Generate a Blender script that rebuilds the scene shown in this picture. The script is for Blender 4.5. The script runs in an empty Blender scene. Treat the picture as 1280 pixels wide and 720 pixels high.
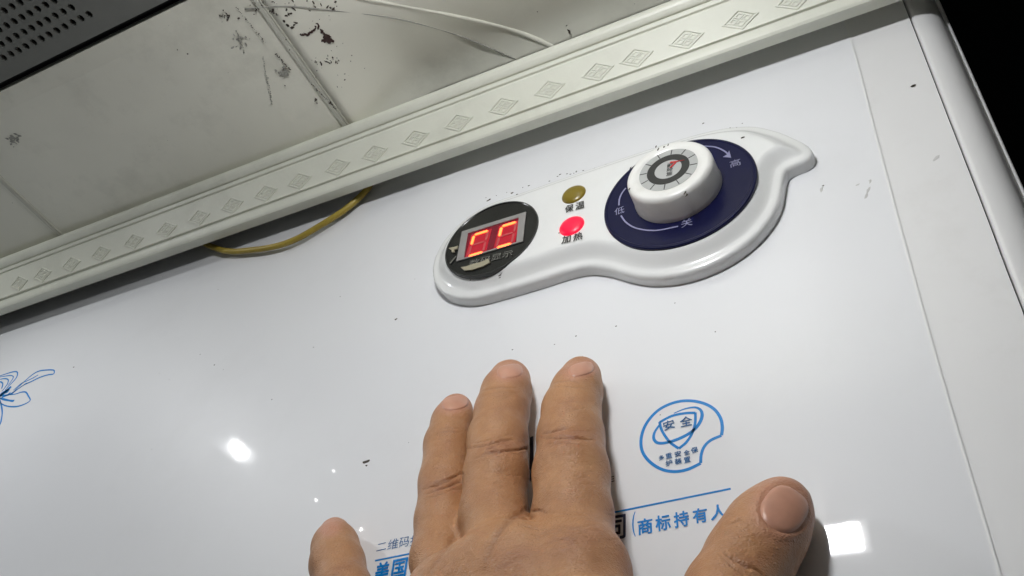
import bpy, bmesh, math, random
import numpy as np
from mathutils import Vector, Matrix
random.seed(7); np.random.seed(7)
SC = bpy.context.scene
COL = SC.collection
# ---------------------------------------------------------------- camera
# u = right along the heater front, v = up, n = out of the front (towards the room); one unit = U metres
U = 0.2
FPX = 1099.06
RC = np.array([[0.89577118, 0.25018435, 0.36742589],
               [0.08914351, 0.70867942, -0.69987635],
               [-0.43548527, 0.6596827, 0.61251229]])
def W(u, v, n):
    return Vector((u*U, -n*U, v*U))
cam = bpy.data.cameras.new('camera'); camo = bpy.data.objects.new('camera', cam); COL.objects.link(camo)
cam.sensor_width = 36; cam.lens = FPX/1280*36; cam.clip_start = 0.005; cam.clip_end = 50
M = Matrix.Identity(4)
for j in range(3):
    M[0][j] = RC[0, j]; M[1][j] = -RC[2, j]; M[2][j] = RC[1, j]
M.translation = W(0, 0, 1)
camo.matrix_world = M
SC.camera = camo
# ---------------------------------------------------------------- world, lamps' strength, exposure
wd = bpy.data.worlds.new('World'); SC.world = wd; wd.use_nodes = True
bg = wd.node_tree.nodes['Background']; bg.inputs[0].default_value = (0.93, 0.97, 1.0, 1); bg.inputs[1].default_value = 0.075
LAMP_MAIN = 215.0
LAMP_SPOT = 2900.0
SC.view_settings.view_transform = 'Standard'; SC.view_settings.look = 'None'
SC.view_settings.exposure = 0.31; SC.view_settings.gamma = 1.0
SC.view_settings.use_curve_mapping = False
SC.cycles.max_bounces = 8; SC.cycles.use_denoising = True

# ---------------------------------------------------------------- picture -> surface helpers (used to place things at their own depth)
def rays(p):
    p = np.atleast_2d(np.array(p, float))
    return np.stack([(p[:, 0]-640)/FPX, -(p[:, 1]-360)/FPX, -np.ones(len(p))], 1) @ RC.T
def on_plane(p, n=0.0):                       # points of a plane parallel to the heater front
    d = rays(p); return d*((n-1)/d[:, 2])[:, None] + np.array([0, 0, 1.0])
def on_ceiling(p, v):
    d = rays(p); return d*(v/d[:, 1])[:, None] + np.array([0, 0, 1.0])
def project(P):
    c = (np.atleast_2d(np.array(P, float)) - np.array([0, 0, 1.0])) @ RC
    return np.c_[640+FPX*c[:, 0]/-c[:, 2], 360-FPX*c[:, 1]/-c[:, 2]], -c[:, 2]

# ---------------------------------------------------------------- materials
def mat(name, col, rough=0.4, var=0.0, vscale=40, bump=0.0, bscale=200, coat=0.0, emit=None, estr=0, metal=0.0,
        dirt=None, dirt_amt=0.0, dirt_scale=12, sss=0.0, spec=0.5, wave=0.0, wscale=4, rvar=0.0):
    m = bpy.data.materials.new(name); m.use_nodes = True
    nt = m.node_tree; N = nt.nodes; L = nt.links
    b = N['Principled BSDF']
    b.inputs['Base Color'].default_value = (*col, 1); b.inputs['Roughness'].default_value = rough
    b.inputs['Metallic'].default_value = metal; b.inputs['Coat Weight'].default_value = coat
    b.inputs['Coat Roughness'].default_value = 0.03; b.inputs['Specular IOR Level'].default_value = spec
    tc = N.new('ShaderNodeTexCoord')
    def noise(scale, detail=4, rough_=0.6):
        n = N.new('ShaderNodeTexNoise'); n.inputs['Scale'].default_value = scale
        n.inputs['Detail'].default_value = detail; n.inputs['Roughness'].default_value = rough_
        L.new(tc.outputs['Object'], n.inputs['Vector']); return n
    last = None
    if var > 0:
        n = noise(vscale); r = N.new('ShaderNodeValToRGB')
        r.color_ramp.elements[0].position = 0.3; r.color_ramp.elements[1].position = 0.7
        r.color_ramp.elements[0].color = (*[c*(1-var) for c in col], 1)
        r.color_ramp.elements[1].color = (*[min(1, c*(1+var)) for c in col], 1)
        L.new(n.outputs['Fac'], r.inputs['Fac']); last = r.outputs['Color']
    if dirt is not None:
        n = noise(dirt_scale, 8, 0.7); r = N.new('ShaderNodeValToRGB')
        r.color_ramp.elements[0].position = 0.52; r.color_ramp.elements[1].position = 0.78
        r.color_ramp.elements[0].color = (0, 0, 0, 1); r.color_ramp.elements[1].color = (dirt_amt,)*3+(1,)
        L.new(n.outputs['Fac'], r.inputs['Fac'])
        mx = N.new('ShaderNodeMixRGB'); mx.inputs[1].default_value = (*col, 1); mx.inputs[2].default_value = (*dirt, 1)
        L.new(r.outputs['Color'], mx.inputs[0])
        if last is not None: L.new(last, mx.inputs[1])
        last = mx.outputs[0]
    if last is not None: L.new(last, b.inputs['Base Color'])
    if rvar > 0:
        n = noise(60, 6, 0.7); mr = N.new('ShaderNodeMapRange')
        mr.inputs['To Min'].default_value = rough; mr.inputs['To Max'].default_value = rough+rvar
        mr.inputs['From Min'].default_value = 0.35; mr.inputs['From Max'].default_value = 0.75
        L.new(n.outputs['Fac'], mr.inputs['Value']); L.new(mr.outputs[0], b.inputs['Roughness'])
    prev = None
    for amt, sc_, dist in ((wave, wscale, 0.02), (bump, bscale, 0.001)):
        if amt > 0:
            n = noise(sc_, 2 if dist > .01 else 5); bp = N.new('ShaderNodeBump')
            bp.inputs['Strength'].default_value = amt; bp.inputs['Distance'].default_value = dist
            L.new(n.outputs['Fac'], bp.inputs['Height'])
            if prev is not None: L.new(prev, bp.inputs['Normal'])
            prev = bp.outputs['Normal']
    if prev is not None:
        L.new(prev, b.inputs['Normal']); L.new(prev, b.inputs['Coat Normal']) if coat else None
    if emit is not None:
        b.inputs['Emission Color'].default_value = (*emit, 1); b.inputs['Emission Strength'].default_value = estr
    if sss > 0:
        b.inputs['Subsurface Weight'].default_value = sss; b.inputs['Subsurface Radius'].default_value = (0.006, 0.0025, 0.0012)
        b.inputs['Subsurface Scale'].default_value = 0.4
    return m
MT = dict(
    panel=mat('glossy_white_panel', (0.80, 0.81, 0.83), 0.45, var=0.012, vscale=9, wave=0.006, wscale=7, dirt=(0.45, 0.44, 0.42), dirt_amt=0.10, dirt_scale=14, coat=1.0, spec=.2),
    side=mat('white_side_trim', (0.79, 0.79, 0.79), 0.42, var=0.02, vscale=20, dirt=(0.4, 0.38, 0.34), dirt_amt=0.2, dirt_scale=16, coat=.7),
    bezel=mat('white_plastic', (0.80, 0.81, 0.80), 0.35, coat=.8, var=0.01, vscale=40, dirt=(0.5, 0.5, 0.47), dirt_amt=0.15, dirt_scale=40),
    knob=mat('white_knob_plastic', (0.80, 0.80, 0.77), 0.28, var=0.02, vscale=60, dirt=(0.42, 0.4, 0.34), dirt_amt=0.3, dirt_scale=70),
    navy=mat('navy_plastic', (0.003, 0.004, 0.034), 0.3, spec=.25, var=0.08, vscale=30, bump=.02, bscale=600),
    black=mat('black_plastic', (0.008, 0.009, 0.009), 0.2, dirt=(0.05, 0.05, 0.04), dirt_amt=0.2, dirt_scale=60),
    dark=mat('dark_grey_plastic', (0.02, 0.021, 0.02), 0.45),
    ringgrey=mat('grey_print', (0.42, 0.43, 0.42), 0.4, var=0.06, vscale=80),
    frame=mat('grey_frame', (0.27, 0.26, 0.25), 0.5, var=0.06, vscale=100),
    print_blue=mat('blue_print', (0.002, 0.225, 0.64), 0.45, coat=1.0, spec=.2),
    print_dark=mat('dark_blue_print', (0.006, 0.02, 0.06), 0.45, coat=1.0, spec=.2),
    print_steel=mat('slate_blue_print', (0.02, 0.13, 0.34), 0.45, coat=1.0, spec=.2),
    print_black=mat('black_print', (0.03, 0.03, 0.03), 0.45),
    print_lilac=mat('lilac_print', (0.27, 0.27, 0.42), 0.4),
    print_grey=mat('grey_worn_print', (0.16, 0.16, 0.14), 0.5),
    glowback=mat('red_screen', (0.10, 0.002, 0.012), 0.25, emit=(0.30, 0.003, 0.02), estr=0.2),
    glow=mat('red_digit_glow', (0.12, 0.003, 0.012), 0.3, emit=(1.0, 0.004, 0.03), estr=0.30),
    seg_on=mat('lit_segment', (0.9, 0.3, 0.1), 0.4, emit=(1.0, 0.085, 0.015), estr=3.8),
    seg_off=mat('unlit_segment', (0.30, 0.07, 0.07), 0.4, emit=(0.95, 0.06, 0.08), estr=0.16),
    red_on=mat('red_lens_lit', (0.45, 0.004, 0.03), 0.35, emit=(1.0, 0.002, 0.03), estr=0.95),
    amber=mat('amber_lens', (0.20, 0.145, 0.010), 0.3),
    red_print=mat('red_print', (0.5, 0.02, 0.02), 0.4),
    mould=mat('painted_moulding', (0.67, 0.68, 0.59), 0.42, var=0.05, vscale=25, bump=.15, bscale=260, dirt=(0.33, 0.33, 0.26), dirt_amt=0.35, dirt_scale=22),
    tile=mat('ceiling_sheet', (0.73, 0.725, 0.63), 0.42, var=0.07, vscale=9, bump=.10, bscale=150, dirt=(0.24, 0.235, 0.18), dirt_amt=0.42, dirt_scale=13),
    strip=mat('joint_strip', (0.52, 0.52, 0.45), 0.45, var=0.12, vscale=40, dirt=(0.15, 0.15, 0.12), dirt_amt=0.5, dirt_scale=40),
    metal=mat('grey_painted_metal', (0.19, 0.195, 0.178), 0.38, var=0.08, vscale=22, dirt=(0.22, 0.22, 0.2), dirt_amt=0.3, dirt_scale=45, metal=.2),
    void=mat('hole_shade_black', (0.004, 0.004, 0.004), 0.9),
    wall=mat('gap_shade_wall', (0.006, 0.008, 0.008), 0.9, var=.2, vscale=5),
    cable=mat('yellow_cable', (0.34, 0.25, 0.034), 0.42, var=0.14, vscale=50, dirt=(0.12, 0.09, 0.03), dirt_amt=.5, dirt_scale=60),
    speck=mat('dark_dirt', (0.05, 0.04, 0.03), 0.8, var=.3, vscale=400),
    rust=mat('brown_dirt', (0.045, 0.022, 0.018), 0.7, var=.3, vscale=300),
    peel=mat('peeled_film', (0.34, 0.31, 0.22), 0.5, var=.1, vscale=300),
    smudge_shade=mat('grey_smear_shade', (0.30, 0.30, 0.265), 0.6, var=.2, vscale=300),
    scuff=mat('faint_scuff', (0.60, 0.60, 0.59), 0.45, coat=.6),
    lamp=mat('lamp_diffuser', (0.9, 0.9, 0.9), 0.5, emit=(0.985, 0.99, 1.0), estr=LAMP_MAIN),
    tiny=mat('small_bulb_lens', (0.9, 0.9, 0.9), 0.5, emit=(1.0, 0.98, 0.95), estr=18.0),
    spot=mat('spot_diffuser', (0.9, 0.9, 0.9), 0.5, emit=(0.97, 0.985, 1.0), estr=LAMP_SPOT),
)
# skin: procedural, with real colour patches (nail, knuckle) from attributes; crease shade is painted too
def skin_mat():
    m = mat('skin', (0.44, 0.235, 0.118), 0.42, sss=0.10)
    nt = m.node_tree; N = nt.nodes; L = nt.links; b = N['Principled BSDF']; tc = N['Texture Coordinate']
    def noise(s, d=5, r=.6):
        n = N.new('ShaderNodeTexNoise'); n.inputs['Scale'].default_value = s; n.inputs['Detail'].default_value = d
        n.inputs['Roughness'].default_value = r; L.new(tc.outputs['Object'], n.inputs['Vector']); return n
    def mix(fac, a, c):
        x = N.new('ShaderNodeMixRGB'); L.new(fac, x.inputs[0])
        if isinstance(a, tuple): x.inputs[1].default_value = (*a, 1)
        else: L.new(a, x.inputs[1])
        x.inputs[2].default_value = (*c, 1); return x.outputs[0]
    def ramp(src, lo, hi, top=1.0):
        r = N.new('ShaderNodeMapRange'); r.inputs['From Min'].default_value = lo; r.inputs['From Max'].default_value = hi
        r.inputs['To Max'].default_value = top; L.new(src, r.inputs['Value']); return r.outputs[0]
    c = mix(ramp(noise(55).outputs['Fac'], .35, .7, .8), (0.48, 0.245, 0.112), (0.345, 0.155, 0.068))
    c = mix(ramp(noise(420, 3).outputs['Fac'], .45, .75, .45), c, (0.53, 0.285, 0.145))
    ak = N.new('ShaderNodeAttribute'); ak.attribute_name = 'knuckle'
    nk = noise(300, 4); mk = N.new('ShaderNodeMath'); mk.operation = 'MULTIPLY'; L.new(ak.outputs['Fac'], mk.inputs[0]); L.new(ramp(nk.outputs['Fac'], .3, .6), mk.inputs[1])
    c = mix(mk.outputs[0], c, (0.30, 0.118, 0.062))
    a = N.new('ShaderNodeAttribute'); a.attribute_name = 'tip'
    c = mix(a.outputs['Fac'], c, (0.56, 0.275, 0.19))
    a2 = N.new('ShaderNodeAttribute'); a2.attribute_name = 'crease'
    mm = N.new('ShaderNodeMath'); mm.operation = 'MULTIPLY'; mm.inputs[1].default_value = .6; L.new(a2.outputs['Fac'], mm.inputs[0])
    c = mix(mm.outputs[0], c, (0.22, 0.095, 0.045))  # shade in the creases is put into the skin colour
    L.new(c, b.inputs['Base Color'])
    # fine skin relief: small cells + soft cross lines
    v = N.new('ShaderNodeTexVoronoi'); v.inputs['Scale'].default_value = 950; v.feature = 'DISTANCE_TO_EDGE'
    mp = N.new('ShaderNodeMapping'); mp.inputs['Scale'].default_value = (1.0, 1.0, 1.7)
    L.new(tc.outputs['Object'], mp.inputs['Vector']); L.new(mp.outputs[0], v.inputs['Vector'])
    w = noise(260, 6, .65)
    b1 = N.new('ShaderNodeBump'); b1.inputs['Strength'].default_value = .5; b1.inputs['Distance'].default_value = .0006
    L.new(v.outputs['Distance'], b1.inputs['Height'])
    b2 = N.new('ShaderNodeBump'); b2.inputs['Strength'].default_value = .6; b2.inputs['Distance'].default_value = .0008
    L.new(w.outputs['Fac'], b2.inputs['Height']); L.new(b1.outputs[0], b2.inputs['Normal'])
    L.new(b2.outputs[0], b.inputs['Normal'])
    rr = ramp(noise(180).outputs['Fac'], .3, .7, 1.0)
    mr = N.new('ShaderNodeMapRange'); L.new(rr, mr.inputs['Value']); mr.inputs['To Min'].default_value = .32; mr.inputs['To Max'].default_value = .5
    L.new(mr.outputs[0], b.inputs['Roughness'])
    return m
MT['skin'] = skin_mat()
def smear(m, lo, hi, scale, stretch):
    nt = m.node_tree; N = nt.nodes; L = nt.links; tc = N['Texture Coordinate']
    mp = N.new('ShaderNodeMapping'); mp.inputs['Scale'].default_value = stretch; mp.inputs['Rotation'].default_value = (0, .5, 0)
    n = N.new('ShaderNodeTexNoise'); n.inputs['Scale'].default_value = scale; n.inputs['Detail'].default_value = 7; n.inputs['Roughness'].default_value = .65
    r = N.new('ShaderNodeMapRange'); r.inputs['From Min'].default_value = .45; r.inputs['From Max'].default_value = .75
    r.inputs['To Min'].default_value = lo; r.inputs['To Max'].default_value = hi
    L.new(tc.outputs['Object'], mp.inputs['Vector']); L.new(mp.outputs[0], n.inputs['Vector']); L.new(n.outputs['Fac'], r.inputs['Value'])
    L.new(r.outputs[0], N['Principled BSDF'].inputs['Coat Roughness'])
smear(MT['panel'], .02, .065, 26, (1, 1, .35))
smear(MT['bezel'], .04, .2, 60, (1, 1, 1))
MT['nail'] = mat('fingernail', (0.56, 0.29, 0.20), 0.36, var=.10, vscale=120, sss=.1)

# ---------------------------------------------------------------- object helpers
def link(name, me, m=None, parent=None, smooth=False):
    o = bpy.data.objects.new(name, me); COL.objects.link(o)
    if m is not None: me.materials.append(m)
    if parent is not None: o.parent = parent
    if smooth:
        for p in me.polygons: p.use_smooth = True
    return o
def mesh(name, verts, faces, m, parent=None, smooth=False):
    me = bpy.data.meshes.new(name)
    me.from_pydata([tuple(W(*v)) for v in verts], [], [tuple(int(i) for i in f) for f in faces]); me.update()
    bm = bmesh.new(); bm.from_mesh(me); bmesh.ops.recalc_face_normals(bm, faces=bm.faces); bm.to_mesh(me); bm.free()
    return link(name, me, m, parent, smooth)
def empty(name, label, cat, loc=(0, 0, 0), group=None):
    o = bpy.data.objects.new(name, None); COL.objects.link(o); o.empty_display_size = .02
    o['label'] = label; o['category'] = cat
    if group: o['group'] = group
    return o
def tag(o, label=None, cat=None, group=None, kind=None):
    for k, v in (('label', label), ('category', cat), ('group', group), ('kind', kind)):
        if v: o[k] = v
    return o
def box_vf(lo, hi):
    v = [(x, y, z) for x in (lo[0], hi[0]) for y in (lo[1], hi[1]) for z in (lo[2], hi[2])]
    f = [(0, 1, 3, 2), (4, 6, 7, 5), (0, 4, 5, 1), (2, 3, 7, 6), (0, 2, 6, 4), (1, 5, 7, 3)]
    return v, f
def slab(poly, n0, n1):                      # polygon in (u,v) extruded from n0 to n1
    k = len(poly); v = [(a, b, n0) for a, b in poly]+[(a, b, n1) for a, b in poly]
    f = [tuple(range(k-1, -1, -1)), tuple(range(k, 2*k))]+[(i, (i+1) % k, k+(i+1) % k, k+i) for i in range(k)]
    return v, f
def lathe(c, prof, seg=72):                  # prof: (r, n) list from outside in; axis along n at (u,v)=c
    v = []; f = []
    for r, n in prof:
        for i in range(seg):
            a = 2*math.pi*i/seg; v.append((c[0]+r*math.cos(a), c[1]+r*math.sin(a), n))
    for j in range(len(prof)-1):
        for i in range(seg):
            f.append((j*seg+i, j*seg+(i+1) % seg, (j+1)*seg+(i+1) % seg, (j+1)*seg+i))
    f.append(tuple((len(prof)-1)*seg+i for i in range(seg)))
    return v, f
def ring(c, r0, r1, n0, n1, a0=0, a1=360, seg=64):
    full = abs(a1-a0) >= 360; v = []; f = []
    k = seg if full else seg+1
    for i in range(k):
        a = math.radians(a0+(a1-a0)*i/seg); cs, sn = math.cos(a), math.sin(a)
        for r, n in ((r0, n0), (r1, n0), (r1, n1), (r0, n1)): v.append((c[0]+r*cs, c[1]+r*sn, n))
    for i in range(seg if full else seg):
        j = (i+1) % k
        for q in range(4): f.append((4*i+q, 4*j+q, 4*j+(q+1) % 4, 4*i+(q+1) % 4))
    if not full: f += [(0, 1, 2, 3), (4*(k-1)+3, 4*(k-1)+2, 4*(k-1)+1, 4*(k-1))]
    return v, f
def stroke(pts, w, n, t=0.0003, widths=None):   # a printed line: thin ribbon along (u,v) points
    P = np.array(pts, float); k = len(P)
    T = np.gradient(P, axis=0); T /= np.linalg.norm(T, axis=1)[:, None]+1e-12
    Nn = np.c_[-T[:, 1], T[:, 0]]
    ww = np.full(k, w) if widths is None else np.array(widths)
    a = P+Nn*ww[:, None]/2; b = P-Nn*ww[:, None]/2
    v = [(x, y, n+t) for x, y in a]+[(x, y, n+t) for x, y in b]+[(x, y, n-.00015) for x, y in a]+[(x, y, n-.00015) for x, y in b]
    f = []
    for i in range(k-1):
        f += [(i, i+1, k+i+1, k+i), (i, 2*k+i, 2*k+i+1, i+1), (k+i, k+i+1, 3*k+i+1, 3*k+i)]
    return v, f
def spline(pts, n=8, closed=False):
    P = np.array(pts, float); k = len(P); out = []
    for i in range(k if closed else k-1):
        if closed: p0, p1, p2, p3 = P[(i-1) % k], P[i], P[(i+1) % k], P[(i+2) % k]
        else: p0, p1, p2, p3 = P[max(i-1, 0)], P[i], P[i+1], P[min(i+2, k-1)]
        for t in np.linspace(0, 1, n, endpoint=False):
            out.append(.5*((2*p1)+(-p0+p2)*t+(2*p0-5*p1+4*p2-p3)*t*t+(-p0+3*p1-3*p2+p3)*t**3))
    if not closed: out.append(P[-1])
    return np.array(out)
def join_vf(parts):
    V = []; F = []
    for v, f in parts:
        o = len(V); V += list(v); F += [tuple(i+o for i in q) for q in f]
    return V, F
def tube(pts, r, seg=12):
    P = np.array(pts, float); k = len(P); T = np.gradient(P, axis=0); T /= np.linalg.norm(T, axis=1)[:, None]
    v = []; f = []
    up = np.array([0, 0, 1.0])
    for i in range(k):
        a = np.cross(T[i], up); a /= np.linalg.norm(a); b = np.cross(a, T[i])
        rr = r if np.isscalar(r) else r[i]
        for q in range(seg):
            t = 2*math.pi*q/seg; v.append(tuple(P[i]+rr*(math.cos(t)*a+math.sin(t)*b)))
    for i in range(k-1):
        for q in range(seg): f.append((i*seg+q, i*seg+(q+1) % seg, (i+1)*seg+(q+1) % seg, (i+1)*seg+q))
    f += [tuple(range(seg-1, -1, -1)), tuple((k-1)*seg+q for q in range(seg))]
    return v, f
def text(name, s, p0, p1, h, n, m, parent, bold=0.0, shear=0.0, thick=0.0):
    """s printed from (u,v)=p0 to p1 (left/right end of the baseline), character height h, on the plane n"""
    cu = bpy.data.curves.new('lettering', 'FONT'); cu.body = s; cu.size = 1.0; cu.resolution_u = 3; cu.offset = bold
    to = bpy.data.objects.new('lettering', cu); COL.objects.link(to)
    bpy.context.view_layer.update()
    me = bpy.data.meshes.new_from_object(to.evaluated_get(bpy.context.evaluated_depsgraph_get()))
    bpy.data.objects.remove(to); bpy.data.curves.remove(cu)
    co = np.array([v.co for v in me.vertices])
    lo, hi = co.min(0), co.max(0)
    p0 = np.array(p0, float); p1 = np.array(p1, float); ex = p1-p0; ey = np.array([-ex[1], ex[0]])/np.linalg.norm(ex)*h
    for vtx, c in zip(me.vertices, co):
        a = (c[0]-lo[0])/(hi[0]-lo[0]); b = (c[1]-lo[1])/(hi[1]-lo[1])
        q = p0+ex*(a+shear*(b-.5))+ey*b
        vtx.co = W(q[0], q[1], n)
    if thick:                                   # heavier strokes: slightly shifted layers of the same print
        bm = bmesh.new()
        for k_, (dx, dy) in enumerate(((0, 0), (1, 0), (-1, 0), (0, 1), (0, -1), (.7, .7), (-.7, -.7), (.7, -.7), (-.7, .7))):
            m2 = me.copy(); m2.transform(Matrix.Translation(W(dx*thick*h, dy*thick*h, .00006*k_))); bm.from_mesh(m2); bpy.data.meshes.remove(m2)
        bm.to_mesh(me); bm.free()
    me.materials.clear(); me.update()
    return link(name, me, m, parent)
def flake(c, r, n, seed, stretch=1.0, ang=0.0, th=0.0006):
    rg = random.Random(seed); k = 9; P = []
    for i in range(k):
        a = 2*math.pi*i/k; q = r*(.55+.75*rg.random()); x, y = q*math.cos(a)*stretch, q*math.sin(a)
        P.append((c[0]+x*math.cos(ang)-y*math.sin(ang), c[1]+x*math.sin(ang)+y*math.cos(ang)))
    v = [(a, b, n-.0006) for a, b in P]+[(c[0], c[1], n+th)]
    return v, [(i, (i+1) % k, k) for i in range(k)]

# ================================================================ THE SETTING
CZ = 1.70                                      # ceiling height
# near-black wall behind everything: the unlit gap's dark put into its colour
v, f = box_vf((-8, -3, -1.7), (9, 9, -1.6))
v2, f2 = box_vf((-8, 2.5, -1.6), (9, 2.6, 3.4))      # unseen slab added above the ceiling to stop light leaking in
v3, f3 = box_vf((1.6, -3, -1.6), (1.7, 2.5, 3.4))     # near-black side board added to keep the right gap dark
v, f = join_vf([(v, f), (v2, f2), (v3, f3)])
tag(mesh('wall', v, f, MT['wall']), kind='structure', label='near-black wall standing in for the unlit gap around the white heater')
ceil = bpy.data.objects.new('ceiling', None); COL.objects.link(ceil); ceil['kind'] = 'structure'
ceil['label'] = 'stained off-white sheet ceiling above the moulding'
def ceil_v(u, n):                              # the sheet right of the joint bends up towards the moulding
    if u < -1.0: return CZ
    t = max(0, min(1, (0.42-n)/0.30)); w = max(0, min(1, (u+1.0)/.18))
    return CZ+0.085*t*t*(3-2*t)*w
def ceil_tile(u0, u1, n0, n1, nu, nn, bev=0.004, smooth=False):
    V = []; F = []
    for i in range(nu+1):
        for j in range(nn+1):
            u = u0+(u1-u0)*i/nu; n = n0+(n1-n0)*j/nn
            e = bev if i in (0, nu) or j in (0, nn) else 0
            V.append((u, ceil_v(u, n)+e, n))
    for i in range(nu):
        for j in range(nn):
            a = i*(nn+1)+j; F.append((a, a+1, a+nn+2, a+nn+1))
    k = len(V); V += [(a, b+.03, c) for a, b, c in V]
    per = [i*(nn+1) for i in range(nu+1)]+[nu*(nn+1)+j for j in range(1, nn+1)]+[i*(nn+1)+nn for i in range(nu-1, -1, -1)]+[j for j in range(nn-1, 0, -1)]
    F += [tuple(i+k for i in q[::-1]) for q in F]+[(per[i], per[(i+1) % len(per)], per[(i+1) % len(per)]+k, per[i]+k) for i in range(len(per))]
    return mesh('ceiling_sheet', V, F, MT['tile'], ceil, smooth=smooth)
ceil_tile(-1.976, -1.032, 0.10, .552, 8, 10)
ceil_tile(-4.0, -1.990, 0.10, .552, 8, 10)
ceil_tile(-1.016, .40, 0.10, 1.05, 60, 90, bev=0.0, smooth=True)
ceil_tile(-1.012, .40, 1.05, 3.2, 2, 6, bev=0.0)
ceil_tile(.4005, 3.0, 0.10, 3.2, 6, 6, bev=0.0)
ceil_tile(-4.0, -1.02, 1.36, 3.2, 6, 6)
ceil_tile(-4.0, 3.0, 3.2005, 11.0, 6, 6, bev=0.0)
# joint strips between the sheets
def strip(u0, u1, n0, n1, dv):
    um = (u0+u1)/2
    V = []; F = []
    prof = [(u0, CZ+.004), (u0+.002, CZ-dv*.6), (um+.001, CZ-dv*.6), (um+.003, CZ+.0015), (um+.005, CZ-dv*.6), (u1-.002, CZ-dv*.6), (u1, CZ+.004)]
    for n in (n0, n1): V += [(a, b, n) for a, b in prof]
    k = len(prof); F = [(i, i+1, k+i+1, k+i) for i in range(k-1)]+[tuple(range(k)), tuple(range(2*k-1, k-1, -1)), (0, k, 2*k-1, k-1)]
    return mesh('joint_strip', V, F, MT['strip'], ceil)
strip(-1.034, -1.014, 0.10, .553, .0022)
strip(-1.992, -1.974, 0.10, .553, .002)
# curved pressed fold in the right-hand sheet (lower line: its shade put into a dark tube; pale upper line)
def on_ceil_curve(px):
    out_ = []
    for p in px:
        v_ = CZ
        for _ in range(12): q = on_ceiling([p], v_)[0]; v_ = .5*v_+.5*ceil_v(q[0], q[2])
        out_.append((q[0], ceil_v(q[0], q[2]), q[2]))
    return out_
for name, px, w, m in (('fold_shade_line', [(306, 11), (355, 8), (415, 13), (494, 23), (569, 43), (640, 72), (668, 86)], .0022, MT['smudge_shade']),
                       ('pressed_fold', [(430, -6), (471, 1), (550, 16), (632, 35), (685, 56), (720, 72)], .010, MT['tile'])):
    Q = spline(on_ceil_curve(px), 8)
    V, F = tube([(a, b+(.0004 if w < .005 else .0052), c) for a, b, c in Q], w*.8, 8); mesh(name, V, F, m, ceil, smooth=True)

# perforated metal vent in the ceiling (upper left)
vent = empty('ceiling_vent', 'dark grey perforated metal vent panel set in the ceiling at upper left', 'vent')
n_edge, u_edge = .572, -1.022
vz = CZ-.004
# holes: their centres are taken from the photo's rows (spacing measured on the ceiling plane)
hc = on_ceiling([(111, 18), (48, 44.5)], vz); e1 = (hc[1]-hc[0])/6.0
r2 = on_ceiling([(89, 9.5)], vz)[0]; row_dn = r2[2]-hc[0][2]; row_du = r2[0]-hc[0][0]
pitch = abs(e1[0]); u_first = hc[0][0]; n_first = hc[0][2]
rows, cols = 9, 46
HV = []; HF = []
hole_r = pitch*.35
def add_cell(cu, cn, du, dn):
    b = len(HV); k = 8
    for i in range(k):
        a = 2*math.pi*(i+.5)/k; HV.append((cu+hole_r*math.cos(a), vz, cn+hole_r*math.sin(a)))
    for i in range(k):
        a = 2*math.pi*(i+.5)/k; HV.append((cu+hole_r*math.cos(a), vz+.012, cn+hole_r*math.sin(a)))
    sq = []
    for i in range(k):
        a = 2*math.pi*(i+.5)/k; x, y = math.cos(a), math.sin(a); s = 1/max(abs(x), abs(y))
        HV.append((cu+x*s*du/2, vz, cn+y*s*dn/2))
    for i, (sx, sy) in enumerate(((1, 1), (-1, 1), (-1, -1), (1, -1))): HV.append((cu+sx*du/2, vz, cn+sy*dn/2))
    for i in range(k):
        j = (i+1) % k
        HF.append((b+i, b+j, b+k+j, b+k+i)); HF.append((b+i, b+2*k+i, b+2*k+j, b+j))
    for c, i in ((0, 0), (1, 2), (2, 4), (3, 6)): HF.append((b+2*k+i, b+3*k+c, b+2*k+i+1))
dn = abs(row_dn); 
for r in range(rows):
    for c in range(cols): add_cell(u_first+r*row_du-c*pitch, n_first+r*dn, pitch, dn)
    b = len(HV); ur = u_first+r*row_du+pitch/2; n_a, n_b = n_first+(r-.5)*dn, n_first+(r+.5)*dn
    HV += [(ur, vz, n_a), (u_first+pitch/2, vz, n_a), (u_first+pitch/2, vz, n_b), (ur, vz, n_b)]; HF.append((b, b+1, b+2, b+3))
mesh('perforated_plate', HV, HF, MT['metal'], vent)
gu1 = u_first+pitch/2; gn0 = n_first-dn/2; gn1 = n_first+(rows-.5)*dn; gu0 = u_first-(cols+.5)*pitch
def vbox(u0, u1, n0, n1, z0, z1): return box_vf((u0, z0, n0), (u1, z1, n1))
V, F = join_vf([vbox(gu0, u_edge, n_edge, gn0, vz, vz+.012), vbox(gu1, u_edge, gn0, 1.34, vz, vz+.012), vbox(gu0, gu1, gn1, 1.34, vz, vz+.012)])
mesh('panel_border', V, F, MT['metal'], vent)
V, F = vbox(gu0, u_edge+.004, n_edge-.010, 1.345, vz+.022, vz+.05); mesh('hole_backing', V, F, MT['void'], vent)  # black backing sheet: the shade inside the holes put into its colour

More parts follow.
